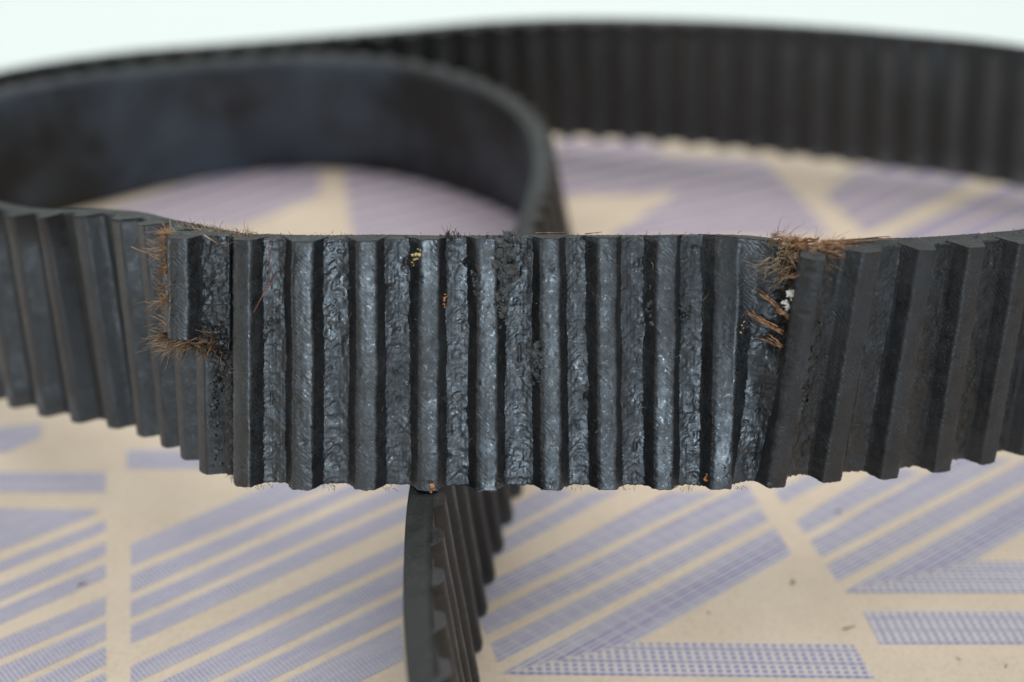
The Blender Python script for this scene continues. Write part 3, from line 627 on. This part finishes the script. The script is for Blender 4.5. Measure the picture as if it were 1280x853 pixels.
for (u0, v0, u1, v1, r) in ((-4.6, .735, .9, .655, .30), (-1.9, .80, 1.6, .72, .26), (.3, .745, 2.0, .725, .40), (-1.6, .615, 1.5, .595, .24), (-3.2, .715, .3, .67, .22), (-.6, .635, 1.4, .60, .22), (.6, .885, 2.2, .90, .2)):
    bg = Bag()
    for q in range(4):
        a_ = tear(u0 + FR(-.4, .4), v0 + FR(-.008, .008), -1.5 + FR(-.5, .2)); b_ = tear(u1 + FR(-.3, .3), v1 + FR(-.01, .01), -2.2 + FR(-.5, .2))
        t = np.linspace(0, 1, 7)[:, None]; bg.tube(a_ + (b_ - a_) * t + rng.normal(size=(7, 3)) * .06, r * .25, r * .62, 5, .6)
    bg.build('cord_end', M_cord, belt)
for q, (u, v) in enumerate(((1.75, .815), (1.55, .83), (1.95, .832), (1.5, .765), (1.75, .772), (1.3, .79))):
    bg = Bag(); c = tear(u, v, -1.6)
    for k_ in range(5): bg.blob(c + rng.normal(size=3) * .16, .16, 900 + q * 7 + k_, rng.uniform(.5, 1.5, 3), 1.1, 6, 4)
    for k_ in range(12): strand(bg, c, rng.normal(size=3) * (1, .5, 1), FR(.2, .55), .03, .8, n=4)
    bg.build('white_fluff', M_white, belt, smooth=False)
# long splinter strips lying on the rim right of the tear
for q, (u0, u1, dn, r) in enumerate(((4.0, 15.5, -3.7, .24), (6.4, 13.6, -3.1, .18), (3.0, 11.0, -4.2, .28), (8.0, 17.6, -4.0, .17), (2.4, 8.2, -3.1, .24), (10.5, 18.6, -3.5, .13), (5.0, 9.0, -2.7, .15))):
    bg = Bag(); s_ = (sc0 + sr1) / 2 - np.linspace(u0, u1, 12)
    P = run.at(s_, 1.006 + .004 * np.sin(np.linspace(0, 5 + q, 12)), dn + .25 * np.sin(np.linspace(q, 3 + q, 12)))
    bg.tube(P, r, r * .4, 5, .5); bg.build('cord_end', M_cord if q % 2 == 0 else M_fib, belt)
for q, (i, u, ang) in enumerate(((3, -.9, .0), (3, 1.0, .1), (2, -1.2, .35))):
    bg = Bag(); p = hv(i, u, 1.004, -3.8); t = np.linspace(-1, 1, 8)[:, None]
    bg.tube(p + t * np.array([1.1, .1, .25 * ang]) + (0, 0, .1), .09, .05, 4, .6); bg.build('loose_strand', M_cord, belt)
# crumbled rubber and flecks stuck on the middle run
def crumb(i, u, v, n, R_, cnt, su, sv, seed, m=M_crumb, name='rubber_crumb', r=.3):
    bg = Bag(); g_ = np.random.default_rng(seed)
    for q in range(cnt): bg.blob(hv(i, u + g_.normal() * su, v + g_.normal() * sv, n + g_.uniform(-.15, .25)), R_ * g_.uniform(.45, 1.2), seed * 31 + q, g_.uniform(.5, 1.6, 3), .95, 6, 4)
    return bg.build(name, m, belt, smooth=False)
crumb(4, 1.7, .93, -.5, .46, 76, .8, .045, 1); crumb(4, 1.9, .84, -.7, .42, 56, .6, .04, 2); crumb(4, 1.75, .74, -.6, .36, 34, .35, .04, 3); crumb(4, -1.6, .82, -.7, .3, 14, .4, .02, 4)
crumb(3, -2.1, .53, -.5, .38, 44, .5, .028, 5); crumb(3, -1.9, .46, -.8, .28, 12, .4, .02, 6); crumb(4, .6, .99, -1.6, .32, 30, 1.1, .008, 7); crumb(5, 2.6, .99, -2.6, .28, 16, .7, .01, 8)
crumb(1, -2.0, .72, -1.2, .25, 14, .4, .04, 9); crumb(1, 2.9, .69, -2.1, .3, 18, .5, .03, 10); crumb(8, 3.4, .64, -2.2, .3, 16, .5, .05, 11); crumb(4, 3.2, .99, -2.4, .25, 14, .5, .01, 12)
fuzz('frayed_fibres', M_dark, [(hv(5, FR(2.0, 3.6), FR(.985, 1.0), FR(-3, -2)), (FR(-.5, .5), -.1, 1)) for _ in range(26)], .5, 1.7, .07, .6)
def flap_crumb(d0, d1, v0, v1, cnt, R_, seed):
    bg = Bag(); g_ = np.random.default_rng(seed)
    for q in range(cnt): bg.blob(flap.at(f8 + g_.uniform(d0, d1), g_.uniform(v0, v1), g_.uniform(-2.6, -1.5)), R_ * g_.uniform(.4, 1.2), seed * 31 + q, g_.uniform(.7, 1.3, 3), .6, 8, 5)
    return bg.build('rubber_crumb', M_land, belt, smooth=False)
flap_crumb(2.6, 5.4, .50, .66, 46, .42, 61); flap_crumb(2.8, 4.4, .38, .52, 26, .36, 62); flap_crumb(5, 8, .56, .60, 20, .34, 63); flap_crumb(3.2, 4.8, .04, .4, 40, .3, 64)
crumb(5, 1.75, .75, -.75, .16, 9, .1, .022, 21, M_rust, 'rust_flake'); crumb(5, .35, .012, .05, .17, 8, .12, .012, 22, M_rust, 'rust_flake'); crumb(0, -2.4, .035, -1.2, .17, 7, .12, .008, 23, M_rust, 'rust_flake')
crumb(5, -1.3, .955, -.3, .15, 14, .35, .012, 24, M_yel, 'yellow_flake'); crumb(5, -2.2, .90, -1.3, .12, 6, .15, .015, 25, M_yel, 'yellow_flake'); crumb(0, 1.7, .66, -.6, .13, 6, .2, .01, 26, M_tan, 'tan_flake')
# tarry residue and lint in the first grooves right of the tear
def groove(u0, u1, v0, v1, cnt, R_, seed, m=M_land):
    bg = Bag(); g_ = np.random.default_rng(seed)
    for q in range(cnt): bg.blob(run.at(sr1 - g_.uniform(u0, u1), g_.uniform(v0, v1), -2.2), R_ * g_.uniform(.35, 1.2), seed * 31 + q, g_.uniform(.6, 1.4, 3), .8, 7, 4)
    return bg.build('rubber_crumb', m, belt)
groove(2.6, 4.6, .35, .72, 16, .22, 71, M_oil)
fuzz('lint', M_lint, [(run.at(FR(HERO0 + 5, sr1 + 2), FR(.01, .99), FR(-2.3, .1)), rng.normal(size=3) * (1, .5, 1)) for _ in range(420)], .12, .5, .022, .3)
fuzz('lint', M_lint, [(run.at(FR(sr1, sc8 + 3), FR(.01, .99), FR(-2.3, .15)), rng.normal(size=3) * (1, .5, 1)) for _ in range(420)], .12, .5, .02, .3)
# fine lint over the torn ribs
fuzz('lint', M_tan, [(hv(int(rng.integers(0, 9)), FR(-3.8, 3.8), FR(.02, .98), FR(-1.2, .1)), rng.normal(size=3) * (1, .3, 1)) for _ in range(90)], .4, 1.6, .018, .2)
fuzz('lint', M_dark, [(hv(int(rng.integers(0, 9)), FR(1.4, 3.8), FR(-.006, .004), FR(-2.6, -.5)), (FR(-.6, .6), -.3, -1)) for _ in range(120)], .2, .7, .035, .5)
fuzz('lint', M_dark, [(run.at(FR(HERO0 + 4, sc8 + 3), FR(.99, 1.004), FR(-4.8, -2.6)), (FR(-.8, .8), -.3, .8)) for _ in range(240)], .15, .6, .035, .6)
